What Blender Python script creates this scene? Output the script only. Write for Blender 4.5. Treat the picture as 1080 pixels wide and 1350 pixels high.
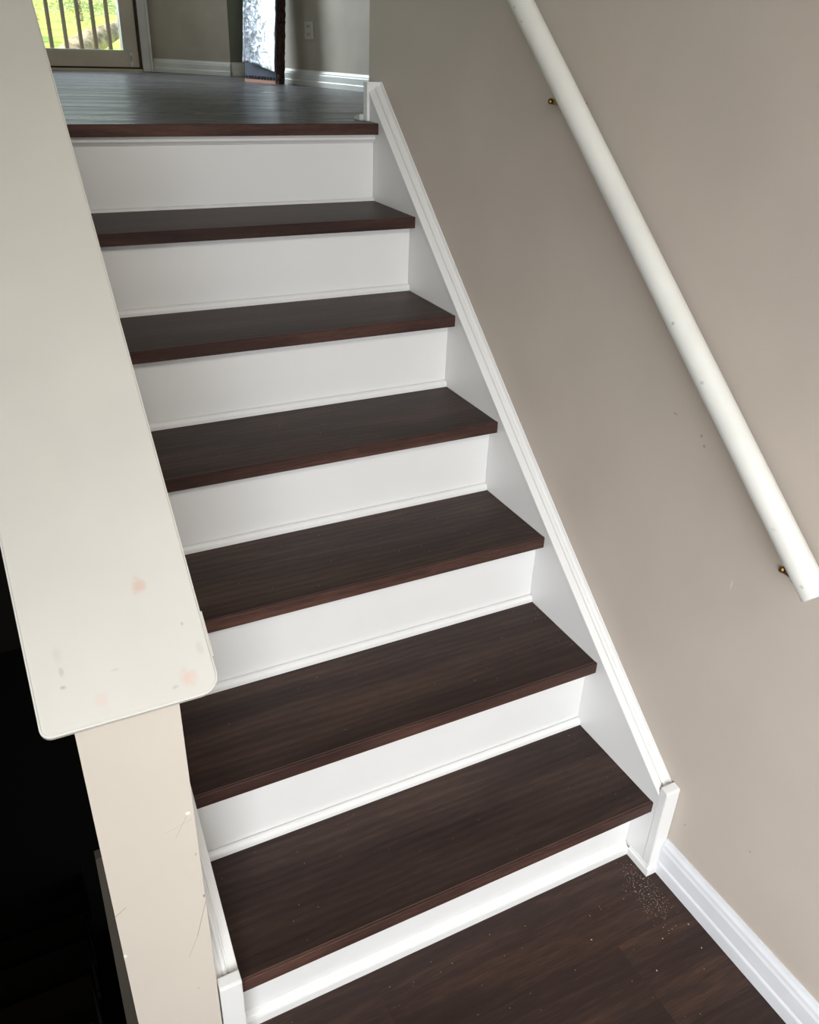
import bpy, bmesh, math, random
from mathutils import Vector, Matrix, noise
for o in list(bpy.data.objects):
    bpy.data.objects.remove(o)
S = bpy.context.scene
COL = S.collection
random.seed(7)

# ---------------------------------------------------------------- camera, world, lights, exposure
cam_d = bpy.data.cameras.new('camera'); cam = bpy.data.objects.new('camera', cam_d); COL.objects.link(cam)
AX = Vector((0.88928676, -0.45576744, 0.03801454)); UP = Vector((0.19646548, 0.45575138, 0.86815436)); FW = Vector((0.41300167, 0.76456963, -0.49483623))
M = Matrix((AX, UP, -FW)).transposed().to_4x4(); M.translation = Vector((-1.02707, -0.82253, 1.53007))
cam.matrix_world = M
cam_d.sensor_fit = 'HORIZONTAL'; cam_d.sensor_width = 36; cam_d.lens = 1102.77 * 36 / 1080
cam_d.shift_x = (540 - 547.36) / 1080; cam_d.shift_y = (680.54 - 675) / 1080
cam_d.clip_start = 0.02; cam_d.clip_end = 200
S.camera = cam

w = bpy.data.worlds.new('sky'); S.world = w; w.use_nodes = True
nt = w.node_tree; nt.nodes.clear()
wo = nt.nodes.new('ShaderNodeOutputWorld'); bg = nt.nodes.new('ShaderNodeBackground')
bg.inputs[0].default_value = (0.80, 0.90, 1.0, 1); bg.inputs[1].default_value = 1.7
nt.links.new(bg.outputs[0], wo.inputs[0])

def area(name, loc, target, sx, sy, power, col, spread=180):
    d = bpy.data.lights.new(name, 'AREA'); d.shape = 'RECTANGLE'; d.size = sx; d.size_y = sy; d.energy = power; d.color = col
    d.spread = math.radians(spread)
    o = bpy.data.objects.new(name, d); COL.objects.link(o); o.location = loc
    o.rotation_euler = (Vector(target) - Vector(loc)).to_track_quat('-Z', 'Y').to_euler()
    return o
# daylight through the glazed entry behind the photographer, and through the upstairs patio door; one added high fill
area('entry_daylight', (-1.47, -2.1, 1.30), (0.05, -0.35, 0.2), 1.1, 1.3, 25.5, (0.97, 0.985, 1.0), 92)
area('high_entry_fill', (-0.95, -2.2, 2.95), (-0.9, 0.9, 1.2), 1.1, 0.6, 17, (1.0, 0.95, 0.87), 120)  # added unseen fill lamp, brightens the half-wall cap and upper risers
area('patio_daylight', (-0.56, 4.33, 2.45), (0.47, 2.9, 1.4), 0.24, 1.2, 13, (0.84, 0.92, 1.0), 55)
sun_d = bpy.data.lights.new('sun', 'SUN'); sun_d.energy = 11; sun_d.angle = math.radians(1); sun_d.color = (1, .95, .85)
sun = bpy.data.objects.new('sun', sun_d); COL.objects.link(sun); sun.rotation_euler = Vector((0.9, 0.12, -0.75)).to_track_quat('-Z', 'Y').to_euler()

S.view_settings.view_transform = 'Standard'; S.view_settings.look = 'None'
S.view_settings.gamma = 1; S.view_settings.exposure = 0; S.view_settings.use_curve_mapping = False

# ---------------------------------------------------------------- constants of the stairs
RISE = 0.19; GO = 0.24725; TT = 0.027; W = 0.871; XW = 0.0352
NY = [k * 0.22945 + d for k, d in enumerate([-0.0023, -0.002, 0.0023, 0.0015, -0.0012, -0.0002, -0.0002])]
NZ = [(k + 1) * RISE + d for k, d in enumerate([0.0007, 0.0028, -0.0014, -0.0024, -0.0021, -0.0018, 0.0041])]
UZ = NZ[6]                      # upper floor level
WY = -0.03                      # end of the half wall
WXL, WXR = -1.0273, -0.9085
CEIL = 3.75

# ---------------------------------------------------------------- materials
def lin(c):
    return tuple(((v / 255) / 12.92 if v / 255 <= 0.04045 else (((v / 255) + 0.055) / 1.055) ** 2.4) for v in c) + (1,)

class Mat:
    def __init__(s, name, col=(200, 200, 200), rough=0.5, spec=0.5, metal=0.0):
        s.m = bpy.data.materials.new(name); s.m.use_nodes = True; s.nt = s.m.node_tree; s.n = s.nt.nodes; s.l = s.nt.links
        s.b = s.n['Principled BSDF']; s.b.inputs['Base Color'].default_value = lin(col)
        s.b.inputs['Roughness'].default_value = rough; s.b.inputs['Specular IOR Level'].default_value = spec; s.b.inputs['Metallic'].default_value = metal
        s.col = None; s.tc = None
    def coord(s, kind='Object'):
        if s.tc is None: s.tc = s.n.new('ShaderNodeTexCoord')
        return s.tc.outputs[kind]
    def mapping(s, scale=(1, 1, 1), vec=None):
        m = s.n.new('ShaderNodeMapping'); m.inputs['Scale'].default_value = scale
        s.l.new(vec or s.coord(), m.inputs[0]); return m.outputs[0]
    def noise(s, vec, scale, detail=3, rough=0.5, dist=0):
        t = s.n.new('ShaderNodeTexNoise'); s.l.new(vec, t.inputs['Vector']); t.inputs['Scale'].default_value = scale
        t.inputs['Detail'].default_value = detail; t.inputs['Roughness'].default_value = rough; t.inputs['Distortion'].default_value = dist
        return t.outputs['Fac']
    def ramp(s, fac, stops):
        r = s.n.new('ShaderNodeValToRGB'); e = r.color_ramp.elements
        while len(e) < len(stops): e.new(0.5)
        for i, (p, c) in enumerate(stops): e[i].position = p; e[i].color = c
        s.l.new(fac, r.inputs[0]); return r.outputs[0]
    def math(s, op, a, b=None, c=None):
        m = s.n.new('ShaderNodeMath'); m.operation = op
        for i, v in enumerate((a, b, c)):
            if v is None: continue
            if isinstance(v, (int, float)): m.inputs[i].default_value = v
            else: s.l.new(v, m.inputs[i])
        return m.outputs[0]
    def mix(s, fac, a, b, mode='MIX'):
        m = s.n.new('ShaderNodeMix'); m.data_type = 'RGBA'; m.blend_type = mode
        for sock, v in ((m.inputs[0], fac), (m.inputs[6], a), (m.inputs[7], b)):
            if isinstance(v, (int, float)): sock.default_value = v
            elif isinstance(v, tuple): sock.default_value = v
            else: s.l.new(v, sock)
        return m.outputs[2]
    def setcol(s, o): s.l.new(o, s.b.inputs['Base Color']); s.col = o
    def bump(s, h, strength=0.1, dist=0.01):
        b = s.n.new('ShaderNodeBump'); b.inputs['Strength'].default_value = strength; b.inputs['Distance'].default_value = dist
        s.l.new(h, b.inputs['Height']); s.l.new(b.outputs[0], s.b.inputs['Normal'])
    def spots(s, items):
        """wear with a shape of its own: (centre, radii, colour, amount)"""
        cur = s.col if s.col is not None else tuple(s.b.inputs['Base Color'].default_value)
        wob = s.n.new('ShaderNodeTexNoise'); wob.inputs['Scale'].default_value = 90; s.l.new(s.coord(), wob.inputs['Vector'])
        for c, r, col, amt in items:
            sub = s.n.new('ShaderNodeVectorMath'); sub.operation = 'SUBTRACT'; s.l.new(s.coord(), sub.inputs[0]); sub.inputs[1].default_value = c
            ml = s.n.new('ShaderNodeVectorMath'); ml.operation = 'DIVIDE'; s.l.new(sub.outputs[0], ml.inputs[0]); ml.inputs[1].default_value = r
            ln = s.n.new('ShaderNodeVectorMath'); ln.operation = 'LENGTH'; s.l.new(ml.outputs[0], ln.inputs[0])
            d = s.math('ADD', ln.outputs['Value'], s.math('MULTIPLY', s.math('SUBTRACT', wob.outputs['Fac'], 0.5), 1.4))
            mr = s.n.new('ShaderNodeMapRange'); s.l.new(d, mr.inputs[0]); mr.inputs[1].default_value = 1.15; mr.inputs[2].default_value = 0.35
            mr.inputs[3].default_value = 0; mr.inputs[4].default_value = amt
            cur = s.mix(mr.outputs[0], cur, lin(col))
        s.setcol(cur)

def paint(name, col, rough=0.5, bump=0.04, bs=350, spec=0.4, var=0.03):
    m = Mat(name, col, rough, spec)
    n = m.noise(m.mapping(), 6, 3)
    c2 = tuple(max(0, v * (1 - var * 3)) for v in col)
    m.setcol(m.ramp(n, [(0.3, lin(c2)), (0.7, lin(col))]))
    m.bump(m.noise(m.mapping(), bs, 2), bump, 0.002)
    return m

WALL = paint('taupe_wall_paint', (192, 181, 170), 0.55, 0.10, 260, 0.35, 0.008)
WALL.spots([((0.0352, 0.118, 0.955), (0.05, 0.003, 0.003), (120, 110, 100), .8), ((0.0352, 0.188, 0.970), (0.05, 0.006, 0.0025), (140, 128, 118), .5),
            ((0.0352, 0.108, 0.940), (0.05, 0.003, 0.003), (120, 110, 100), .6), ((0.0352, -0.019, 0.733), (0.05, 0.002, 0.012), (215, 208, 198), .7),
            ((0.0352, -0.062, 0.170), (0.05, 0.0025, 0.0025), (110, 70, 60), .8), ((0.0352, -0.208, 0.256), (0.05, 0.0025, 0.003), (120, 100, 92), .5),
            ((0.0352, 0.01, 0.20), (0.05, 0.02, 0.05), (196, 190, 168), .5)])
LWALL = paint('cream_wall_paint', (202, 193, 181), 0.5, 0.08, 260, 0.35, 0.006)
def lines(mat, segs):
    """thin scratches in the paint, in the x-z plane of the wall end: (x0,z0,x1,z1,width)"""
    sep = mat.n.new('ShaderNodeSeparateXYZ'); mat.l.new(mat.coord(), sep.inputs[0]); X = sep.outputs[0]; Z = sep.outputs[2]
    cur = mat.col
    for x0, z0, x1, z1, wd, amt in segs:
        L = math.hypot(x1 - x0, z1 - z0); dx = (x1 - x0) / L; dz = (z1 - z0) / L
        a = mat.math('SUBTRACT', X, x0); b = mat.math('SUBTRACT', Z, z0)
        t = mat.math('ADD', mat.math('MULTIPLY', a, dx), mat.math('MULTIPLY', b, dz))
        u = mat.math('ABSOLUTE', mat.math('SUBTRACT', mat.math('MULTIPLY', a, dz), mat.math('MULTIPLY', b, dx)))
        f = mat.math('MULTIPLY', mat.math('LESS_THAN', u, wd), mat.math('MULTIPLY', mat.math('GREATER_THAN', t, 0), mat.math('LESS_THAN', t, L)))
        cur = mat.mix(mat.math('MULTIPLY', f, amt), cur, lin((120, 105, 92)))
    mat.setcol(cur)
lines(LWALL, [(-0.9265, 0.4209 - .03, -0.9085, 0.4600, 0.0005, .7), (-0.942, 0.352, -0.9265, 0.3909, 0.0004, .5), (-1.027, 0.4975, -1.012, 0.508, 0.0006, .6),
              (-0.935, 0.606, -0.914, 0.648, 0.0004, .4), (-0.948, 0.62, -0.912, 0.63, 0.0004, .3), (-0.938, 0.27, -0.934, 0.2705, .0006, .6)])
LWALL.spots([((-0.916, -0.03, 0.643), (0.003, 0.05, 0.003), (245, 243, 238), 1), ((-0.9135, -0.03, 0.5615), (0.002, 0.05, 0.004), (120, 110, 100), .5),
             ((-0.91, -0.03, 0.472), (0.002, 0.05, 0.004), (70, 62, 56), .8), ((-1.026, -0.03, 0.41), (0.003, 0.05, 0.004), (240, 238, 230), .8)])
WHITE = paint('white_trim_paint', (224, 224, 223), 0.38, 0.05, 180, 0.5, 0.004)
BWHITE = paint('baseboard_white_paint', (224, 226, 230), 0.4, 0.05, 180, 0.5, 0.02)
CAPW = paint('half_wall_cap_paint', (206, 204, 197), 0.42, 0.05, 120, 0.45, 0.010)
CAPW.spots([((-0.924, 0.065, 0.944), (0.008, 0.012, 0.012), (200, 172, 158), .7), ((-0.895, -0.031, 0.865), (0.012, 0.012, 0.012), (206, 180, 168), .75),
            ((-0.992, -0.030, 0.866), (0.009, 0.008, 0.010), (208, 190, 182), .6), ((-1.028, 0.018, 0.906), (0.006, 0.010, 0.010), (190, 191, 185), .45),
            ((-1.027, 0.003, 0.893), (0.003, 0.006, 0.006), (165, 167, 162), .5), ((-0.873, -0.008, 0.884), (0.005, 0.009, 0.009), (190, 190, 184), .7),
            ((-0.911, -0.036, 0.860), (0.006, 0.003, 0.003), (160, 158, 152), .7), ((-1.029, -0.011, 0.882), (0.004, 0.002, 0.003), (150, 149, 144), .6),
            ((-0.886, 0.019, 0.907), (0.0022, 0.003, 0.003), (160, 160, 155), .8), ((-0.8945, 0.045, 0.925), (0.0018, 0.0025, 0.0025), (170, 168, 160), .7),
            ((-0.971, -0.007, 0.885), (0.006, 0.002, 0.002), (182, 182, 175), .7), ((-0.993, 0.2, 1.055), (0.02, 0.03, 0.03), (204, 202, 192), .5)])
RAILW = paint('handrail_paint', (226, 226, 220), 0.4, 0.06, 120, 0.5, 0.02)
def wood(name, dark, mid, light, scale=1.0, rough=0.42, figure=0.5, rnd=True, across='Y'):
    m = Mat(name, mid, rough, 0.20)
    oi = m.n.new('ShaderNodeObjectInfo')
    off = m.n.new('ShaderNodeVectorMath'); off.operation = 'SCALE'; off.inputs[0].default_value = (7.3, 3.1, 5.7); m.l.new(oi.outputs['Random'], off.inputs['Scale'])
    add = m.n.new('ShaderNodeVectorMath'); add.operation = 'ADD'; m.l.new(m.coord(), add.inputs[0]); m.l.new(off.outputs[0], add.inputs[1])
    v = add.outputs[0]
    fine = m.noise(m.mapping((4, 80, 80), v), 6 * scale, 4, 0.68)
    broad = m.noise(m.mapping((1.2, 9, 9), v), 1.6 * scale, 3, 0.55, 0.6)
    wv = m.n.new('ShaderNodeTexWave'); wv.wave_type = 'BANDS'; wv.bands_direction = across
    m.l.new(m.mapping((0.9, 5.5, 5.5), v), wv.inputs['Vector']); wv.inputs['Scale'].default_value = 3.2 * scale
    wv.inputs['Distortion'].default_value = 7; wv.inputs['Detail'].default_value = 2.5; wv.inputs['Detail Scale'].default_value = 0.9
    f = m.math('ADD', m.math('MULTIPLY', fine, 0.46), m.math('ADD', m.math('MULTIPLY', broad, 0.60), m.math('MULTIPLY', wv.outputs['Fac'], 0.10 * figure)))
    if rnd:
        f = m.math('ADD', f, m.math('MULTIPLY', m.math('SUBTRACT', oi.outputs['Random'], 0.5), 0.06))
    m.setcol(m.ramp(f, [(0.36, lin(dark)), (0.56, lin(mid)), (0.78, lin(light))]))
    m.bump(fine, 0.12, 0.0012)
    return m
TREAD = wood('dark_laminate_tread', (36, 27, 25), (54, 41, 37), (78, 60, 51), 1.0, 0.48, 0.8)
NOSE = wood('dark_laminate_nosing', (40, 27, 25), (62, 43, 38), (96, 68, 58), 1.2, 0.55, 0.3, across='Z')
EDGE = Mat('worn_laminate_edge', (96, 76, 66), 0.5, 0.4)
PLANK = wood('dark_laminate_plank', (40, 30, 28), (53, 40, 36), (82, 60, 49), 0.9, 0.42, 0.4)
UPLANK = wood('upper_floor_plank', (30, 29, 29), (58, 55, 56), (100, 97, 99), 1.3, 0.36, 0.3)
UPLANK.b.inputs['Specular IOR Level'].default_value = 0.4
_u = UPLANK.noise(UPLANK.mapping((0.35, 3.2, 3.2)), 4, 4, 0.7)
UPLANK.bump(_u, 0.9, 0.012)
_mr = UPLANK.n.new('ShaderNodeMapRange'); UPLANK.l.new(_u, _mr.inputs[0]); _mr.inputs[1].default_value = .35; _mr.inputs[2].default_value = .65; _mr.inputs[3].default_value = .22; _mr.inputs[4].default_value = .5
UPLANK.l.new(_mr.outputs[0], UPLANK.b.inputs['Roughness'])
DARKST = Mat('lower_stair_shade_black', (10, 7, 5), 0.8, 0.1)  # near-black base stands in for the shade of the unlit flight
DWALL = Mat('stairwell_wall_shade', (22, 18, 15), 0.9, 0.1)  # stairwell shade put into the wall colour, taupe taken nearly to black
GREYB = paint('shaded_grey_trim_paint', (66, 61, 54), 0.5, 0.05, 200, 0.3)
BRASS = Mat('aged_brass', (150, 120, 80), 0.3, 0.5, 1.0)
DOORF = paint('taupe_door_frame', (196, 187, 170), 0.5, 0.04, 200)
DARKM = Mat('dark_threshold_metal', (58, 44, 32), 0.45, 0.4, 0.5)
UWALL = paint('upper_room_wall_paint', (160, 151, 138), 0.6, 0.06, 200)
GREENW = paint('green_grey_wall_paint', (98, 102, 88), 0.6, 0.06, 200)
UTRIM = paint('upper_baseboard_paint', (205, 205, 200), 0.4, 0.04, 200)
CEILM = paint('ceiling_paint', (225, 222, 215), 0.8, 0.1, 100, 0.2)
PLATE = Mat('outlet_plastic', (170, 163, 152), 0.35, 0.5)
SLOT = Mat('outlet_slot_dark', (25, 22, 20), 0.6, 0.2)
BAL = Mat('bronze_baluster_metal', (96, 84, 70), 0.5, 0.4)
GLASS = bpy.data.materials.new('clear_pane_glass'); GLASS.use_nodes = True
g = GLASS.node_tree; g.nodes.clear(); go_ = g.nodes.new('ShaderNodeOutputMaterial'); gm = g.nodes.new('ShaderNodeMixShader'); gt = g.nodes.new('ShaderNodeBsdfTransparent'); gg = g.nodes.new('ShaderNodeBsdfGlossy')
gg.inputs['Roughness'].default_value = 0.02; gm.inputs[0].default_value = 0.06; gt.inputs[0].default_value = (.96, .98, .97, 1)
g.links.new(gt.outputs[0], gm.inputs[1]); g.links.new(gg.outputs[0], gm.inputs[2]); g.links.new(gm.outputs[0], go_.inputs[0])
def organic(name, c1, c2, sc, rough=0.9, c3=None):
    m = Mat(name, c1, rough, 0.2); n = m.noise(m.mapping(), sc, 5, 0.65)
    st = [(0.35, lin(c1)), (0.62, lin(c2))] + ([(0.72, lin(c3))] if c3 else [])
    m.setcol(m.ramp(n, st)); m.bump(n, 0.6, 0.03); return m
GRASS = organic('lawn_grass', (126, 160, 84), (186, 196, 96), 3)
LOGM = organic('pale_log_bark', (120, 108, 92), (190, 176, 150), 12)
LEAF = organic('pale_shrub_leaves', (150, 165, 120), (228, 228, 205), 7)
LEAFY = organic('yellow_green_shrub_leaves', (160, 175, 60), (232, 230, 130), 7)
BARK = organic('dark_flaky_edge', (26, 18, 16), (70, 48, 42), 60, 0.8)
WRAP = Mat('glossy_clear_wrap_over_grey', (96, 104, 120), 0.12, 1.0, 0.7)
_n = WRAP.noise(WRAP.mapping((1, 1, 1)), 26, 5, 0.75, 2.5)
_dt = WRAP.n.new('ShaderNodeVectorMath'); _dt.operation = 'DOT_PRODUCT'; WRAP.l.new(WRAP.coord(), _dt.inputs[0]); _dt.inputs[1].default_value = (0.4437, -0.8962, 0)
_sep = WRAP.n.new('ShaderNodeSeparateXYZ'); WRAP.l.new(WRAP.coord(), _sep.inputs[0])
_f = WRAP.math('ADD', WRAP.math('MULTIPLY', _dt.outputs['Value'], 2.6), WRAP.math('ADD', _n, WRAP.math('MULTIPLY', _sep.outputs[2], 0.12)))   # grey board tone far side; crumple highlights painted in towards the near side
WRAP.setcol(WRAP.ramp(_f, [(0.60, lin((86, 93, 110))), (0.74, lin((150, 158, 170))), (0.86, lin((205, 212, 212))), (0.98, lin((240, 243, 242)))]))
_bw = WRAP.ramp(_f, [(0.62, (.15, .15, .15, 1)), (0.84, (.9, .9, .9, 1))])
WRAP.l.new(_bw, WRAP.b.inputs['Metallic'])
WRAP.bump(_n, 1.0, 0.010)
GREYP = Mat('grey_board_face', (84, 90, 106), 0.4, 0.5)
COPPER = Mat('pinkish_edge_strip', (190, 140, 125), 0.5, 0.4)
BLACK = Mat('black_rubber', (10, 10, 11), 0.6, 0.3)
DUST = Mat('sawdust_crumb', (186, 168, 152), 0.9, 0.2)

# ---------------------------------------------------------------- helpers
def mesh_obj(name, bm, mat, parent=None, loc=None, smooth=False):
    bmesh.ops.recalc_face_normals(bm, faces=bm.faces)
    me = bpy.data.meshes.new(name); bm.to_mesh(me); bm.free()
    if smooth:
        for p in me.polygons: p.use_smooth = True
    me.materials.append(mat.m if isinstance(mat, Mat) else mat)
    o = bpy.data.objects.new(name, me); COL.objects.link(o)
    if parent is not None: o.parent = parent
    if loc is not None: o.location = loc
    return o
def box(bm, x0, x1, y0, y1, z0, z1, bev=0.0, seg=2):
    vs = [bm.verts.new((x, y, z)) for x in (x0, x1) for y in (y0, y1) for z in (z0, z1)]
    idx = [(0, 1, 3, 2), (4, 6, 7, 5), (0, 4, 5, 1), (2, 3, 7, 6), (0, 2, 6, 4), (1, 5, 7, 3)]
    fs = [bm.faces.new([vs[i] for i in f]) for f in idx]
    if bev > 0:
        es = list({e for f in fs for e in f.edges})
        bmesh.ops.bevel(bm, geom=es, offset=bev, segments=seg, profile=0.7, affect='EDGES')
    return bm
def bx(*a, **k): return box(bmesh.new(), *a, **k)
def prism(bm, pts, axis, a, b, bev=0):
    """extrude a closed 2-D outline along axis ('x': pts are (y,z); 'y': (x,z); 'z': (x,y))"""
    def P(u, v, t): return {'x': (t, u, v), 'y': (u, t, v), 'z': (u, v, t)}[axis]
    A = [bm.verts.new(P(u, v, a)) for u, v in pts]; B = [bm.verts.new(P(u, v, b)) for u, v in pts]
    n = len(pts); bm.faces.new(A); bm.faces.new(B[::-1])
    for i in range(n): bm.faces.new((A[i], B[i], B[(i + 1) % n], A[(i + 1) % n]))
    if bev: bmesh.ops.bevel(bm, geom=list(bm.edges), offset=bev, segments=2, affect='EDGES')
    return bm
def sweep(bm, rings, closed=True):
    R = [[bm.verts.new(p) for p in r] for r in rings]
    n = len(R[0])
    for a, b in zip(R, R[1:]):
        for i in range(n if closed else n - 1): bm.faces.new((a[i], b[i], b[(i + 1) % n], a[(i + 1) % n]))
    bm.faces.new(R[0]); bm.faces.new(R[-1][::-1]); return bm
def empty(name, loc, label, cat, group=None):
    o = bpy.data.objects.new(name, None); COL.objects.link(o); o.location = loc; o.empty_display_size = 0.1
    o['label'] = label; o['category'] = cat
    if group: o['group'] = group
    return o
def tag(o, label, cat, group=None, kind=None):
    o['label'] = label; o['category'] = cat
    if group: o['group'] = group
    if kind: o['kind'] = kind
    return o
def struct(o, label=None):
    o['kind'] = 'structure'
    if label: o['label'] = label
    return o
def cyl(bm, p0, p1, r0, r1=None, n=24, cap_round=0):
    r1 = r0 if r1 is None else r1
    p0 = Vector(p0); p1 = Vector(p1); d = (p1 - p0); L = d.length; d.normalize()
    u = d.orthogonal().normalized(); v = d.cross(u)
    st = [(0, r0), (L, r1)]
    if cap_round:
        c = cap_round
        st = [(0, r0 - c), (c * .3, r0 - c * .3), (c, r0), (L - c, r1), (L - c * .3, r1 - c * .3), (L, r1 - c)]
    return sweep(bm, [[p0 + d * t + (u * math.cos(2 * math.pi * i / n) + v * math.sin(2 * math.pi * i / n)) * r for i in range(n)] for t, r in st])

# ---------------------------------------------------------------- room shell
struct(mesh_obj('wall_right', prism(bmesh.new(), [(-2.3, -0.1), (1.5178, -0.1), (1.5178, CEIL), (-2.3, CEIL)], 'x', XW, XW + 0.12), WALL), 'taupe painted wall beside the stairs carrying the white handrail')
# far end of the room upstairs: the polyline of its walls
DA = (-0.0564, 4.1231)
DP = [(-3.2, 3.631), (0.0009, 4.1321), (0.3221, 3.821), (0.425, 3.838), (0.40, 3.245), (0.905, 1.5378)]
def vwall(name, a, b, z0, z1, th, mat, parent=None):
    ax, ay = a; bx_, by = b; L = math.hypot(bx_ - ax, by - ay); nx, ny = (by - ay) / L * -1, (bx_ - ax) / L   # left of a->b = outward
    return mesh_obj(name, prism(bmesh.new(), [(ax, ay), (bx_, by), (bx_ + nx * th, by + ny * th), (ax + nx * th, ay + ny * th)], 'z', z0, z1), mat, parent)
dirv = Vector((DP[1][0] - DP[0][0], DP[1][1] - DP[0][1])).normalized(); nrm = Vector((-dirv.y, dirv.x))
def onw(s): return (DA[0] + dirv.x * s, DA[1] + dirv.y * s)          # s measured from the right end of the door wall
s_r = 0.012                                                               # right side of the door opening
UT = UZ + 2.03
dwl = struct(vwall('wall_back', DP[0], onw(-2.45), UZ - .1, CEIL, 0.12, UWALL), 'taupe wall left of the patio door')
hd = vwall('header', onw(-2.45), DP[1], UT, CEIL, 0.12, UWALL, dwl)
struct(vwall('wall_back_angled', DP[1], DP[2], UZ - .1, CEIL, 0.12, UWALL), 'taupe wall section right of the patio door')
struct(vwall('wall_back_green', DP[2], DP[3], UZ - .1, CEIL, 0.02, GREENW), 'greenish wall sliver behind the wrapped panel')
struct(vwall('wall_back_return', (0.425, 3.842), DP[4], UZ - .1, CEIL, 0.08, UWALL))
struct(vwall('wall_upper_right', DP[4], DP[5], UZ - .1, CEIL, 0.12, UWALL), 'taupe wall with outlet right of the wrapped panel')
struct(mesh_obj('wall_stair_return', bx(XW + .12, 0.93, 1.4378, 1.5178, UZ - .1, CEIL), WALL))
vwall('pier', onw(0.0065), DP[1], UZ - .1, UT, 0.12, UWALL, dwl)
# walls and ceiling around and behind the viewer
struct(mesh_obj('wall_far_left', bx(-3.3, -3.2, 0.9, 3.66, UZ - .1, CEIL), UWALL))
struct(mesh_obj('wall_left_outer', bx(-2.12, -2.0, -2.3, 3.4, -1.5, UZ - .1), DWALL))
struct(mesh_obj('wall_left_upper', bx(-3.3, -2.0, 0.8, 0.9, UZ - .1, CEIL), UWALL))
struct(mesh_obj('wall_left_foyer', bx(-2.12, -2.0, -2.3, 0.8, UZ - .1, CEIL), WALL))
fr = bmesh.new()   # entry wall with a wide glazed opening
for a in ((-2.0, -1.95, -0.1, CEIL), (-0.30, XW, -0.1, CEIL), (-0.75, -0.30, -0.1, 2.6), (-1.95, -0.75, -0.1, 0.65), (-1.95, -0.75, 1.95, 2.65), (-1.95, -1.50, 2.65, CEIL), (-0.40, -0.30, 2.6, 3.25), (-1.50, -0.30, 3.25, CEIL)):
    box(fr, a[0], a[1], -2.35, -2.25, a[2], a[3])
struct(mesh_obj('wall_front', fr, WALL))
struct(mesh_obj('ceiling', bx(-3.35, 1.2, -2.35, 4.3, CEIL, CEIL + .1), CEILM))

# landing floor with planks laid across it
LF = struct(mesh_obj('floor', bx(-1.09, XW, -2.25, 0.06, -0.06, -0.012), DARKST), 'dark brown plank landing at the foot of the stairs')
pl_cache = {}
def plank(L, D, mat, parent, x, y, z, th=0.012):
    k = (round(L, 3), round(D, 3), mat.m.name)
    if k not in pl_cache:
        o = mesh_obj('plank', box(bmesh.new(), 0.0001, L - 0.0001, 0.0001, D - 0.0001, -th, 0), mat, parent, (x, y, z)); pl_cache[k] = o
    else:
        o = pl_cache[k].copy(); COL.objects.link(o); o.parent = parent; o.location = (x, y, z)
    return o
PW = 0.178
offs = [0.42, 0.83, 0.15, 0.60, 0.30, 0.70]
for i in range(10):
    y1 = 0.045 - i * PW; j = offs[i % 6] * 1.12
    cuts = [-1.09, -1.09 + j, XW - .002]
    for a, b in zip(cuts, cuts[1:]): plank(b - a, PW, PLANK, LF, a, y1 - PW, 0)

# upper floor
UF = struct(mesh_obj('floor_upper', prism(bmesh.new(), [(-3.2, 0.9), (-0.95, 0.9), (-0.95, 1.43), (XW, 1.43), (XW, 1.5178), (0.93, 1.5178), (0.42, 3.3), (0.44, 3.86), (0.33, 3.86), (0.02, 4.17), (-3.2, 3.67)], 'z', UZ - 0.16, UZ - 0.0122), DARKST), 'dark plank floor of the upper room')
UW = 0.13
yy = NY[6] + 0.055; r = 0
while yy < 4.05:
    D = UW
    xr = 0.03 + (4.13 - yy) * 1.03 if yy > 3.70 else (0.43 if yy > 3.16 else 0.40 + (3.245 - yy) * 0.2958)
    xl = -3.18
    if yy + D > 3.63: xl = max(-3.18, -0.0564 - (4.1231 - (yy + D)) / 0.1565)
    if yy < 1.515: xr = XW - .002
    cut = [xl]; x = xl + 0.35 + 0.9 * ((r * 0.37) % 1)
    while x < xr - 0.1: cut.append(x); x += 1.21
    cut.append(xr)
    for a, b in zip(cut, cut[1:]):
        if b - a > 0.02: plank(b - a, D, UPLANK, UF, a, yy, UZ)
    yy += D; r += 1
struct(mesh_obj('floor_hall', bx(-3.2, -0.92, 0.9, NY[6] + .05, UZ - .0121, UZ), UPLANK))

# ---------------------------------------------------------------- the stairs
ST = empty('staircase', (-0.43, 0, 0), 'straight flight of dark wood-look treads and white risers rising to the upper floor', 'staircase')
def local(o):            # keep world placement under the empty
    o.location = Vector(o.location) - ST.location if o.parent == ST else o.location
    return o
tr0 = None
TX0 = -W - 0.02
for k in range(6):
    if tr0 is None:
        t = mesh_obj('tread', bx(0, W + 0.02, 0.0062, GO + 0.02, -TT, 0, bev=0.0007, seg=1), TREAD, ST, (TX0 - ST.location.x, NY[k], NZ[k]))
        nz = mesh_obj('nosing', prism(bmesh.new(), [(0.0012, 0), (0.006, 0.0002), (0.006, -TT), (0.0008, -TT), (0, -TT + .0008), (0, -0.0012)], 'x', 0, W + 0.02), NOSE, t)
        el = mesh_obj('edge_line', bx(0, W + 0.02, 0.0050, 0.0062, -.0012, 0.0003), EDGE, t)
        tr0 = (t, nz, el)
    else:
        t = tr0[0].copy(); COL.objects.link(t); t.parent = ST; t.location = (TX0 - ST.location.x, NY[k], NZ[k])
        n2 = tr0[1].copy(); COL.objects.link(n2); n2.parent = t
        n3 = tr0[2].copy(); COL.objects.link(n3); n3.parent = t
t = mesh_obj('landing_nosing', bx(0, W + 0.02 , 0.0062, 0.055, -TT, 0, bev=0.0007, seg=1), UPLANK, ST, (TX0 - ST.location.x, NY[6], NZ[6]))
n2 = tr0[1].copy(); COL.objects.link(n2); n2.parent = t
sx = ST.location.x
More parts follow.
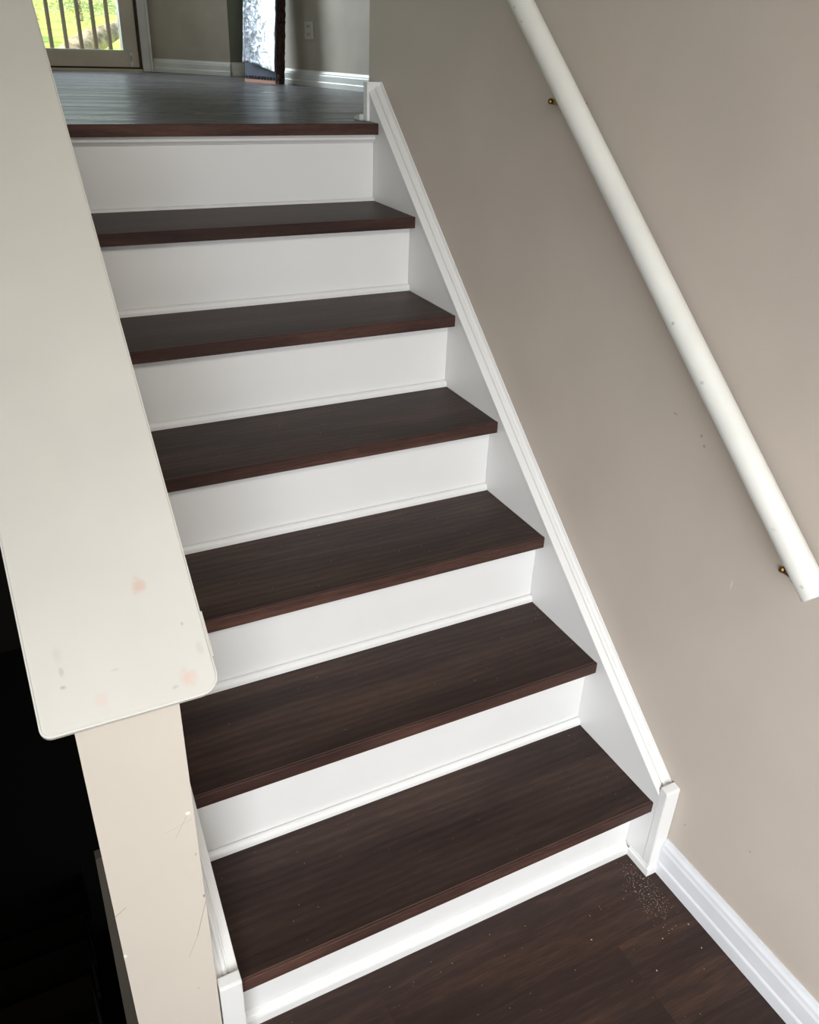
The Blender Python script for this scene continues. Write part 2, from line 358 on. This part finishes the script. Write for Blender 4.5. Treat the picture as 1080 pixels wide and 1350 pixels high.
for k in range(7):       # risers stand on the floor or on the tread below
    zb = 0.0005 if k == 0 else NZ[k - 1] + 0.0003
    yf = (0.043 if k == 0 else NY[k - 1] + GO + 0.012)
    mesh_obj('riser', bx(TX0 - sx, -0.0006 - sx, yf, yf + (0.012 if k < 6 else .012), zb, NZ[k] - TT - 0.0004), WHITE, ST)
    if k == 0:
        pr = [(0.0290, 0), (0.0290, 0.017), (0.0300, 0.0195), (0.0335, 0.021), (0.0365, 0.0235), (0.0385, 0.028), (0.0428, 0.030), (0.0428, 0)]
        mesh_obj('base_trim', prism(bmesh.new(), [(y, z + .0004) for y, z in pr], 'x', -W - .002 - sx, -0.004 - sx), WHITE, ST)
    else:
        h = 0.0155 if k < 6 else 0.007
        y0 = NY[k - 1] + GO; pr = [(y0, zb), (y0, zb + h * .35)]
        for a in range(1, 7):
            an = a / 6 * math.pi / 2; pr.append((y0 + 0.009 * (1 - math.cos(an)), zb + h * .35 + h * .65 * math.sin(an)))
        pr += [(y0 + 0.0104, zb + h), (y0 + 0.0106, zb + h * .4), (y0 + 0.0118, zb + h * .35), (y0 + 0.0118, zb)]
        mesh_obj('shoe_moulding', prism(bmesh.new(), pr, 'x', TX0 - sx, -0.0008 - sx), WHITE, ST)
yf = NY[5] + GO + 0.012; zt = NZ[6] - TT - .0004
mesh_obj('cove_moulding', prism(bmesh.new(), [(yf - .013, zt), (yf - .0125, zt - .012), (yf - .010, zt - .015), (yf - .006, zt - .017), (yf - .003, zt - .021), (yf - .0003, zt - .022), (yf - .0003, zt)], 'x', TX0 - sx, -0.0008 - sx), WHITE, ST)

def sag(y):
    t = (y - 0.72) / 0.72; return 0.014 * (t * t - 0.45)
def zi(y): return 0.2243 + 0.8178 * y + sag(y)
def zo(y): return 0.2350 + 0.8280 * y + sag(y)
def stringer(side, y1):
    """boxed skirt board along a wall with a profiled moulding on its sloping top, and an end block at the foot"""
    def X(u): return u if side > 0 else -W - u            # u: 0 at the treads .. XW at the wall
    N = 24; y0 = -0.0105
    ys = [y0 + (y1 - y0) * i / N for i in range(N + 1)]
    top = [(y, zi(y) - 0.004) for y in ys]
    poly = [(y0, 0.0006)] + top + [(y1, UZ + .0006 if y1 > 1.4 else zi(y1) - 0.6), (y1 - .002, zi(y1) - 0.6)] + [(0.45, 0.0006)]
    bm = bmesh.new()
    prism(bm, poly, 'x', X(0.0) , X(XW - .0004))
    s = mesh_obj('stringer', bm, WHITE, ST); s.location = (-sx, 0, 0)
    prof = [(-0.0022, -0.006), (-0.0022, 0.0), (-0.0012, 0.001), (0.0120, 0.001), (0.0126, -0.0026), (0.0142, -0.0030), (0.0150, 0.0004), (0.0180, 0.0012), (0.0215, 0.0004), (0.0245, -0.0034), (0.0280, -0.0040), (0.0305, -0.0022), (0.0320, 0.0014), (XW - .0006, 0.0008), (XW - .0006, -0.006)]
    rings = []
    for y in ys:
        rings.append([(X(u), y, zi(y) + (zo(y) - zi(y)) * max(0, u) / XW + h * 1.25) for u, h in prof])
    m = mesh_obj('cap_moulding', sweep(bmesh.new(), rings), WHITE, s)
    # foot block
    b = bmesh.new(); xa, xb = sorted((X(-0.0005), X(XW - .0005)))
    prism(b, [(-0.0305, 0.001), (-0.0305, 0.2385), (-0.0285, 0.2420), (-0.012, 0.2455), (-0.0108, 0.2435), (-0.0108, 0.001)], 'x', xa, xb, bev=0.0012)
    e = mesh_obj('end_block', b, WHITE, s)
    # stepped shoe that wraps the foot
    c = bmesh.new(); xa, xb = sorted((X(-0.0045), X(0.0215)))
    prism(c, [(-0.0345, 0.0005), (-0.0345, 0.017), (-0.0335, 0.020), (-0.0315, 0.022), (-0.0312, 0.026), (-0.0306, 0.027), (-0.0306, 0.0005)], 'x', xa, xb)
    mesh_obj('shoe_moulding', c, WHITE, s)
    c = bmesh.new()
    xs = [X(-0.0003), X(-0.0040)]
    prism(c, [(X(-0.0003), 0.0005), (X(-0.0045), 0.0005), (X(-0.0045), 0.017), (X(-0.0035), 0.020), (X(-0.0015), 0.022), (X(-0.0012), 0.026), (X(-0.0003), 0.027)], 'y', -0.0306, 0.029)
    mesh_obj('shoe_moulding', c, WHITE, s)
    return s
SR = stringer(1, 1.434)
SL = stringer(-1, 1.434)
# top end block of the wall-side stringer with its small foot piece
eb = mesh_obj('end_block', bx(-0.0075, XW - .0006, 1.4345, 1.458, UZ + .0006, UZ + .0945, bev=.0015), WHITE, SR)
fp = mesh_obj('shoe_moulding', prism(bmesh.new(), [(1.4585, UZ + .0005), (1.500, UZ + .0005), (1.500, UZ + .006), (1.49, UZ + .011), (1.47, UZ + .013), (1.4585, UZ + .016)], 'x', -0.018, 0.012, bev=.001), UTRIM, SR)

# ---------------------------------------------------------------- half wall at the left with its sloping cap
SL_ = 0.8257
hw = struct(mesh_obj('wall_left', prism(bmesh.new(), [(WY, -0.0), (WY, 0.8445), (1.43, 0.8445 + SL_ * 1.46), (1.43, -1.4), (0.0, -1.4), (0, -0.0)], 'x', WXL, WXR), LWALL), 'cream half wall between the two flights of stairs')
th = math.atan(SL_); U = Vector((0, math.cos(th), math.sin(th))); Nn = Vector((0, -math.sin(th), math.cos(th)))
cb = bmesh.new(); xl, xr = -1.0615, -0.8610; org = Vector((0, WY, 0.8450)); RR = 0.012; pts = []
s0, s1 = -0.010 / math.cos(th) + 0.000, 1.9
def arc(cx, cs, a0, a1, r, n=6):
    return [(cx + r * math.cos(math.radians(a0 + (a1 - a0) * i / n)), cs + r * math.sin(math.radians(a0 + (a1 - a0) * i / n))) for i in range(n + 1)]
out = arc(xl + RR, s0 + RR, 180, 270, RR) + arc(xr - .022, s0 + .022, 270, 360, .022) + [(xr, s1), (xl, s1)]
A = [cb.verts.new(org + U * s + Nn * 0.0002 + Vector((x, 0, 0))) for x, s in out]
f = cb.faces.new(A); ex = bmesh.ops.extrude_face_region(cb, geom=[f])
for v in ex['geom']:
    if isinstance(v, bmesh.types.BMVert): v.co += Nn * 0.0168
bmesh.ops.bevel(cb, geom=[e for e in cb.edges if e.calc_face_angle(0) > 0.6], offset=0.0028, segments=3, affect='EDGES')
cap = mesh_obj('wall_cap', cb, CAPW, hw); cap['label'] = 'off-white sloping cap board with rounded corners and scuffs'
# small strip of trim poking out under the cap's edge
P0 = org + U * 0.085; b2 = bmesh.new()
vv = []
for s_ in (0.03, 0.088):
    for x in (xr - .004, xr + .0024):
        for n_ in (-0.006, 0.011): vv.append(b2.verts.new(org + U * s_ + Nn * n_ + Vector((x, 0, 0))))
for f_ in ((0, 1, 3, 2), (4, 6, 7, 5), (0, 4, 5, 1), (2, 3, 7, 6), (0, 2, 6, 4), (1, 5, 7, 3)): b2.faces.new([vv[i] for i in f_])
mesh_obj('edge_strip', b2, CAPW, hw)
# skirt end on the far side of the half wall, beside the descending stairs
mesh_obj('skirt_end', prism(bmesh.new(), [(-1.0279, 0.5260), (-1.0357, 0.5250), (-1.0440, 0.13), (-1.0440, -0.2), (-1.0279, -0.2)], 'y', 0.05, 0.065), GREYB, hw)

# ---------------------------------------------------------------- the dark flight down
DS = empty('descending_staircase', (-1.5, 0.0, 0.0), 'unlit dark flight going down left of the half wall', 'staircase')
for k in range(7):
    z = -RISE * (k + 1) + RISE; y = -0.05 + 0.2294 * k
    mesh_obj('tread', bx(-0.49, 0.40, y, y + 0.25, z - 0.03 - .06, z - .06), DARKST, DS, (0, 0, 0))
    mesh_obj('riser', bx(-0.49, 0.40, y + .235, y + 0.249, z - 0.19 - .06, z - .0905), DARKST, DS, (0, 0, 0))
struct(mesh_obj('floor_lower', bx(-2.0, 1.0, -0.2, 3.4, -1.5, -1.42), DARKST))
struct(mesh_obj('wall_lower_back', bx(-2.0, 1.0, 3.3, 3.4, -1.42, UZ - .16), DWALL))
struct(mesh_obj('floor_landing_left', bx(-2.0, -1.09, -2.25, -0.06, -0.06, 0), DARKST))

# ---------------------------------------------------------------- baseboards
def bb_profile(h, t):
    return [(0, 0), (t, 0), (t, h * .30), (t * .93, h * .33), (t * .80, h * .36), (t * .80, h * .72), (t * .66, h * .78), (t * .60, h * .86), (t * .35, h * .93), (t * .22, h), (0, h)]
bm = bmesh.new(); pr = bb_profile(0.097, XW - 0.0214)
prism(bm, [(XW - .0003 - u, z + .0004) for u, z in pr], 'y', -2.24, -0.0312)
struct(mesh_obj('baseboard_right', bm, BWHITE), 'white moulded baseboard along the landing')
def ubb(name, a, b, h=0.0615, t=0.012):
    a = Vector(a); b = Vector(b); d = (b - a).normalized(); n = Vector((d.y, -d.x))   # into the room
    bm = bmesh.new()
    sweep(bm, [[(p.x + n.x * (u + .0004), p.y + n.y * (u + .0004), UZ + .0004 + z) for u, z in bb_profile(h, t)] for p in (a, b)])
    return struct(mesh_obj(name, bm, UTRIM))
ubb('baseboard_back', (DP[1][0] + .010, DP[1][1] - .0097), (DP[2][0], DP[2][1]))
ubb('baseboard_green', (DP[2][0] + .002, DP[2][1]), (DP[3][0], DP[3][1]))
ubb('baseboard_upper_right', (DP[4][0] + .002, DP[4][1] - .007), (0.88, 1.62))

# ---------------------------------------------------------------- patio door
def R3(s, d, z): p = onw(s); return Vector((p[0] - nrm.x * d, p[1] - nrm.y * d, z))     # d: distance into the room
def wbox(name, s0, s1, d0, d1, z0, z1, mat, parent=None, bev=0.0):
    b = bx(s0, s1, d0, d1, z0, z1, bev=bev, seg=1)
    for v in b.verts: v.co = R3(v.co.x, v.co.y, v.co.z)
    return mesh_obj(name, b, mat, parent)
GZ = UZ + .089                      # bottom of the glass
dr = struct(wbox('door_1', -2.42, -0.004, -0.09, -0.01, UZ + 0.0005, UZ + .018, DARKM), 'glazed patio door with taupe frame')
wbox('threshold', -2.44, 0.0, -0.008, 0.014, UZ + .0005, UZ + .011, DOORF, dr, .001)
wbox('bottom_rail', -2.42, -0.002, -0.06, -0.012, UZ + .0185, GZ, DOORF, dr, .001)
wbox('stile', -0.070, -0.004, -0.06, -0.011, GZ, UT - .02, DOORF, dr, .001)
wbox('stile', -0.86, -0.80, -0.06, -0.011, GZ, UT - .02, DOORF, dr, .001)
wbox('stile', -1.68, -1.62, -0.06, -0.011, GZ, UT - .02, DOORF, dr, .001)
wbox('stile', -2.42, -2.36, -0.06, -0.011, GZ, UT - .02, DOORF, dr, .001)
wbox('top_rail', -2.42, -0.004, -0.06, -0.012, UT - .02, UT, DOORF, dr)
wbox('glazing_bead', -0.078, -0.0705, -0.05, -0.014, GZ, UT - .02, UTRIM, dr)
wbox('glazing_bead', -0.80, -0.078, -0.05, -0.014, GZ, GZ + .004, UTRIM, dr)
wbox('glass_pane', -0.80, -0.078, -0.038, -0.034, GZ + .004, UT - .02, GLASS, dr)
wbox('glass_pane', -2.36, -1.68, -0.038, -0.034, GZ + .004, UT - .02, GLASS, dr)
wbox('glass_pane', -1.62, -0.86, -0.038, -0.034, GZ + .004, UT - .02, GLASS, dr)
wbox('jamb', -0.0035, 0.006, -0.09, 0.004, UZ + .0005, UT, DARKM, dr)
lk = wbox('corner_lock', -0.055, -0.036, -0.010, -0.003, UZ + .020, UZ + .085, UTRIM, dr, .0015)
wbox('lock_lever', -0.050, -0.041, -0.003, 0.003, UZ + .045, UZ + .070, PLATE, lk, .001)
cs = bmesh.new()
for u0, u1, h in ((0.006, 0.022, .012), (0.022, 0.046, .009), (0.046, 0.058, .014)):
    b = bx(u0, u1, 0, h, UZ + .0006, UT + .06)
    for v in b.verts: v.co = R3(v.co.x, v.co.y + .0005, v.co.z)
    me = bpy.data.meshes.new('t'); b.to_mesh(me); b.free(); cs.from_mesh(me)
struct(mesh_obj('trim_1', cs, UTRIM), 'pale door casing')

# ---------------------------------------------------------------- outside
gb = bmesh.new()
for (y0, z0, y1, z1) in ((4.6, 0.55, 6.2, 0.6), (6.2, .6, 30, 3.1)):
    a = [gb.verts.new(p) for p in ((-22, y0, z0), (18, y0, z0), (18, y1, z1), (-22, y1, z1))]; gb.faces.new(a)
bmesh.ops.remove_doubles(gb, verts=gb.verts, dist=.001)
fs = list(gb.faces); ex = bmesh.ops.extrude_face_region(gb, geom=fs)
for v in ex['geom']:
    if isinstance(v, bmesh.types.BMVert): v.co.z -= .3
lawn = struct(mesh_obj('ground', gb, GRASS), 'bright sunlit lawn beyond the deck')
deck = struct(mesh_obj('deck', prism(bmesh.new(), [onw(-2.6), onw(.9), tuple(Vector(onw(.9)) + nrm * 1.06), tuple(Vector(onw(-2.6)) + nrm * 1.06)], 'z', UZ - .2, UZ - .06), DOORF))
deck.location = (nrm.x * .13, nrm.y * .13, 0)
rl = empty('deck_railing', (onw(-.4)[0] + nrm.x, onw(-.4)[1] + nrm.y, UZ - .06), 'bronze deck railing with thin balusters outside the patio door', 'railing')
inv = rl.location.copy()
b0 = None
base_s = 0.626 - 0.437          # rightmost visible baluster, measured along the door wall
for i in range(-3, 22):
    s = base_s - i * 0.0852
    p = Vector(onw(s)) + nrm * 1.0
    if b0 is None:
        b0 = mesh_obj('baluster', bx(-.0095, .0095, -.0095, .0095, 0, 0.95), BAL, rl, (p.x - inv.x, p.y - inv.y, 0.02)); b0.rotation_euler[2] = math.atan2(dirv.y, dirv.x)
    else:
        c = b0.copy(); COL.objects.link(c); c.parent = rl; c.location = (p.x - inv.x, p.y - inv.y, 0.02)
for nm, z0, z1, hwid in (('bottom_rail', 0.0, 0.0195, .018), ('top_rail', 0.9705, 1.01, .03)):
    b = bx(-2.0, 0.6, 1 - hwid, 1 + hwid, z0, z1, bev=.002, seg=1)
    for v in b.verts:
        p = Vector(onw(v.co.x)) + nrm * v.co.y; v.co = Vector((p.x - inv.x, p.y - inv.y, v.co.z))
    mesh_obj(nm, b, BAL, rl)
def shrub(x, y, z, r, mat, label, seed):
    rs = random.Random(seed); bm = bmesh.new()
    for i in range(2600):
        d = Vector((rs.gauss(0, 1), rs.gauss(0, 1), rs.gauss(0, .8))).normalized() * r * (rs.random() ** .4)
        d.x *= 1.5; c = Vector((x, y, z + r * .8)) + d
        a = Vector((rs.gauss(0, 1), rs.gauss(0, 1), rs.gauss(0, 1))).normalized(); b = a.orthogonal().normalized(); s = r * rs.uniform(.025, .06)
        vs = [bm.verts.new(c + a * s), bm.verts.new(c + b * s * .5), bm.verts.new(c - a * s), bm.verts.new(c - b * s * .5)]
        bm.faces.new(vs)
    for v in bm.verts: v.co -= Vector((x, y, z))
    root = empty('shrub', (x, y, z), label, 'shrub', 'shrubs beyond the lawn')
    mesh_obj('foliage', bm, mat, root)['kind'] = 'stuff'
    mesh_obj('stem', cyl(bmesh.new(), (0, 0, -.05), (0, 0, r), .03 * r + .02, .02, 8), LOGM, root)
def gz(y): return .6 + (y - 6.2) * 2.5 / 23.8
for i, (x, y, r, m, lb) in enumerate([(-0.55, 9.2, .40, LEAFY, 'yellow-green shrub at the left edge of the door glass'), (0.75, 11.6, .42, LEAF, 'pale shrub with whitish leaves behind the second gap of the balusters'),
                              (2.2, 12.4, .42, LEAF, 'pale leafy shrub behind the middle balusters'), (3.7, 13.6, .45, LEAFY, 'yellowish shrub behind the right end of the railing'), (-2.6, 12.8, 1.0, LEAFY, 'broad shrub left of the door view'), (1.2, 17.5, 1.1, LEAF, 'tall pale shrub farthest up the slope')]):
    shrub(x, y, gz(y) + .45, r, m, lb, i)
lb = bmesh.new(); rg = []
p0, p1 = Vector((-0.05, 7.75, gz(7.75) + .46)), Vector((1.75, 9.5, gz(9.5) + 1.0))
for i in range(15):
    t = i / 14; c = p0.lerp(p1, t) + Vector((0, 0, .03 * math.sin(t * 7))); rr = .085 + .02 * math.sin(t * 11)
    dd = (p1 - p0).normalized(); u = dd.orthogonal().normalized(); v = dd.cross(u)
    rg.append([c + (u * math.cos(a) + v * math.sin(a)) * rr * (1 + .15 * noise.noise(Vector((t * 6, math.cos(a) * 2, math.sin(a) * 2)))) for a in [2 * math.pi * j / 14 for j in range(14)]])
tag(mesh_obj('fallen_log', sweep(lb, rg), LOGM, smooth=True), 'pale fallen log lying on the lawn behind the right balusters', 'log')

# ---------------------------------------------------------------- wrapped panel leaning on the wall upstairs
pa = Vector((0.2401, 3.3279)); pb = Vector((0.3262, 3.1540)); pd = (pb - pa).normalized(); pn = Vector((-pd.y, pd.x))   # pn: towards the wall
PWID = (pb - pa).length; HT = 1.05; TH = 0.038
pk = empty('wrapped_panel', (pa.x, pa.y, UZ), 'tall narrow panel wrapped in shiny clear film standing against the upstairs wall', 'panel')
def tilt(v):            # lean towards the wall
    s, n, z = v; n += z * 0.045; s += z * 0.03
    q = pd * s + pn * n; return Vector((q.x, q.y, z))
def pbox(name, s0, s1, n0, n1, z0, z1, mat, bev=0, sub=0):
    b = bx(s0, s1, n0, n1, z0, z1, bev=bev, seg=1)
    if sub: bmesh.ops.subdivide_edges(b, edges=b.edges, cuts=sub, use_grid_fill=True)
    for v in b.verts: v.co = tilt(v.co)
    return mesh_obj(name, b, mat, pk)
pbox('core_board', 0.0, PWID, 0.002, TH, 0.014, HT, GREYP)
pbox('edge_strip', 0.0, PWID, 0.0, TH * .8, 0.0005, 0.014, COPPER)
for i in range(10):
    s = 0.006 + i * (PWID - .014) / 9.5
    pbox('comb_tooth', s, s + PWID * .045, -0.001, 0.0018, 0.0145, 0.0275, BLACK)
# film: crumpled sheet over the face above a slanting lower hem
fb = bmesh.new(); nx_, nz_ = 26, 120; V = {}
for i in range(nx_ + 1):
    for j in range(nz_ + 1):
        s = -.002 + (PWID + .002) * i / nx_; hem = 0.078 - 0.030 * max(0, (s / PWID - .3)) / .7; z = hem + (HT + .004 - hem) * j / nz_
        c = noise.fractal(Vector((s * 9, z * 7, 1.7)), 1.0, 2.0, 4) * 0.006 + noise.noise(Vector((s * 40 + z * 50, z * 40 - s * 30, .3))) * .0025
        sl = PWID * (.30 + 1.1 * max(0, .32 - z)) if z > .12 else PWID * .5
        V[i, j] = fb.verts.new(tilt((s, -0.005 - abs(c) - .03 * max(0, sl - s) * min(1, max(0, z - .06) * 12), z)))
for i in range(nx_):
    for j in range(nz_): fb.faces.new((V[i, j], V[i + 1, j], V[i + 1, j + 1], V[i, j + 1]))
ex = bmesh.ops.extrude_face_region(fb, geom=list(fb.faces))
for v in ex['geom']:
    if isinstance(v, bmesh.types.BMVert): v.co += Vector((pn.x, pn.y, 0)) * .0008
fl = mesh_obj('clear_film', fb, WRAP, pk, smooth=True); fl['label'] = 'crumpled shiny clear film'
# rough dark flaky edge on the side towards the stairs
eb = bmesh.new(); rg = []
for j in range(130):
    z = 0.0008 + (HT + .01) * j / 129
    ring = []
    for a in range(16):
        an = 2 * math.pi * a / 16; cx, cy = math.cos(an), math.sin(an)
        sq = 1 / max(abs(cx), abs(cy)) ** .8
        k = 1 + .35 * noise.noise(Vector((cx * 1.5, cy * 1.5, z * 55))) + .25 * noise.noise(Vector((cx * 3, cy * 3, z * 140)))
        ring.append(tilt((PWID + .0115 + .0085 * cx * sq * k, TH * .5 + TH * .48 * cy * sq * (1 + (k - 1) * .35), z)))
    rg.append(ring)
ed = mesh_obj('flaky_edge', sweep(eb, rg), BARK, pk); ed['label'] = 'rough dark brown flaky edge'

# ---------------------------------------------------------------- outlet on the upstairs wall
d2 = (Vector(DP[5]) - Vector(DP[4])).normalized(); n2v = Vector((d2.y, -d2.x))
opos = Vector((0.4555, 3.0595)); 
base2 = Vector(DP[4]); tt = (opos - base2).dot(d2); onl = base2 + d2 * tt
ou = empty('wall_outlet', (onl.x, onl.y, UZ + .212), 'small pale electrical outlet low on the upstairs wall', 'outlet')
def obox(name, s0, s1, n0, n1, z0, z1, mat, parent, bev=0):
    b = bx(s0, s1, n0, n1, z0, z1, bev=bev, seg=1)
    for v in b.verts:
        q = d2 * v.co.x + n2v * v.co.y; v.co = Vector((q.x, q.y, v.co.z))
    return mesh_obj(name, b, mat, parent)
obox('cover_plate', -.030, .030, .0005, .005, -.0335, .0335, PLATE, ou, .0015)
for zc in (-.015, .015):
    s_ = obox('receptacle', -.014, .014, .0052, .007, zc - .011, zc + .011, PLATE, ou, .001)
    obox('slot', -.007, -.004, .0072, .0076, zc - .004, zc + .005, SLOT, s_); obox('slot', .004, .007, .0072, .0076, zc - .004, zc + .005, SLOT, s_)

# ---------------------------------------------------------------- handrail
ra = Vector((-0.03, -0.2137 , 0.8485)); rb = Vector((-0.03, 0.7031, 1.6006)); rd = (rb - ra).normalized(); rtop = ra + rd * 2.15
hr = empty('handrail', (XW, 0.2, 1.15), 'round white handrail with chipped paint fixed to the taupe wall', 'handrail')
def rsub(o): o.location = -hr.location; return o
RAD = 0.0212; bm = bmesh.new(); L = (rtop - ra).length; u = Vector((1, 0, 0)); v = rd.cross(u); rg = []
prf = [(0, RAD - .005), (.0012, RAD - .002), (.004, RAD)] + [(L * i / 30, RAD) for i in range(1, 30)] + [(L, RAD)]
for t, r_ in prf: rg.append([ra + rd * t + (u * math.cos(2 * math.pi * i / 40) + v * math.sin(2 * math.pi * i / 40)) * r_ for i in range(40)])
rail = rsub(mesh_obj('rail', sweep(bm, rg), RAILW, hr, smooth=True))
RAILW.spots([(tuple(ra + rd * .018 + Vector((-.018, 0, .004))), (.01, .004, .003), (170, 160, 150), .6), (tuple(ra + rd * .47 + Vector((-.018, 0, .006))), (.01, .003, .003), (130, 128, 120), .7),
             (tuple(ra + rd * .36 + Vector((-.019, 0, .006))), (.01, .004, .003), (170, 168, 160), .6), (tuple(rb - rd * .02 + Vector((-.019, 0, 0))), (.01, .003, .003), (150, 148, 140), .6),
             (tuple(rb - rd * .055 + Vector((-.019, 0, 0))), (.01, .0025, .0025), (120, 118, 112), .7), (tuple(ra + rd * .11 + Vector((-.019, 0, .004))), (.01, .006, .003), (190, 188, 182), .6)])
for (yc, zc) in ((0.605, 1.4363), (-0.1607, 0.8155)):
    k = bmesh.new()
    box(k, XW - .0035, XW - .0004, yc - .0555, yc + .0555, zc - .0055, zc + .0055, 0.0012, 2)
    br = rsub(mesh_obj('bracket', k, BRASS, hr))
    tt = (yc - ra.y) / rd.y; pc = ra + rd * tt
    a = bmesh.new(); cyl(a, (XW - .0035, yc, zc - .0), (-0.016, yc, pc.z - .030), .006, .006, 12); mesh_obj('bracket_arm', a, BRASS, br)
    a = bmesh.new(); cyl(a, (-0.016, yc, pc.z - .032), (-0.027, yc + .003, pc.z - .0215), .007, .008, 12); mesh_obj('bracket_saddle', a, BRASS, br)
    for s in (-1, 1):
        a = bmesh.new(); cyl(a, (XW - .0042, yc + s * .0555, zc), (XW - .0085, yc + s * .0555, zc), .0052, .0035, 14, cap_round=.001); mesh_obj('screw', a, BRASS, br)

# ---------------------------------------------------------------- sawdust crumbs
rs = random.Random(3)
def crumb(db, x, y, z, r):
    m = Matrix.Translation((min(x, -.0012), y, z + r * .75)) @ Matrix.Rotation(rs.random() * 3, 4, 'Z') @ Matrix.Diagonal((r * rs.uniform(.8, 1.8), r, r * .7, 1))
    bmesh.ops.create_icosphere(db, subdivisions=1, radius=1, matrix=m)
db = bmesh.new()
for i in range(300):
    t = rs.random(); cx = -0.022 - 0.012 * t; cy = -0.005 - 0.115 * t
    crumb(db, cx + rs.gauss(0, .018), min(.02, cy + rs.gauss(0, .02)), .0002, rs.uniform(.0003, .0007))
for x, y in ((.002, -.1587), (-.0136, -.2087), (-.1255, -.206), (-.07, -.16), (-.2, -.1)): crumb(db, x, y, .0002, .0013)
for i in range(70): crumb(db, rs.uniform(-.85, -.02), rs.uniform(-.4, .02), .0002, rs.uniform(.0003, .0008))
tag(mesh_obj('sawdust', db, DUST), 'fine pale sawdust crumbs scattered in the corner of the landing', 'debris', kind='stuff')
ORD = ['lowest', 'second', 'third', 'fourth', 'fifth', 'sixth']
for k in range(6):
    db = bmesh.new()
    for i in range(38):
        crumb(db, rs.uniform(-.86, -.01) if i % 3 else -abs(rs.gauss(0, .05)) - .005, NY[k] + rs.uniform(.02, GO - .01), NZ[k] + .0002, rs.uniform(.0003, .0006))
    tag(mesh_obj('sawdust', db, DUST), 'few tiny pale sawdust crumbs on the %s tread%s' % (ORD[k], '' if k == 0 else ' from the landing'), 'debris', kind='stuff')
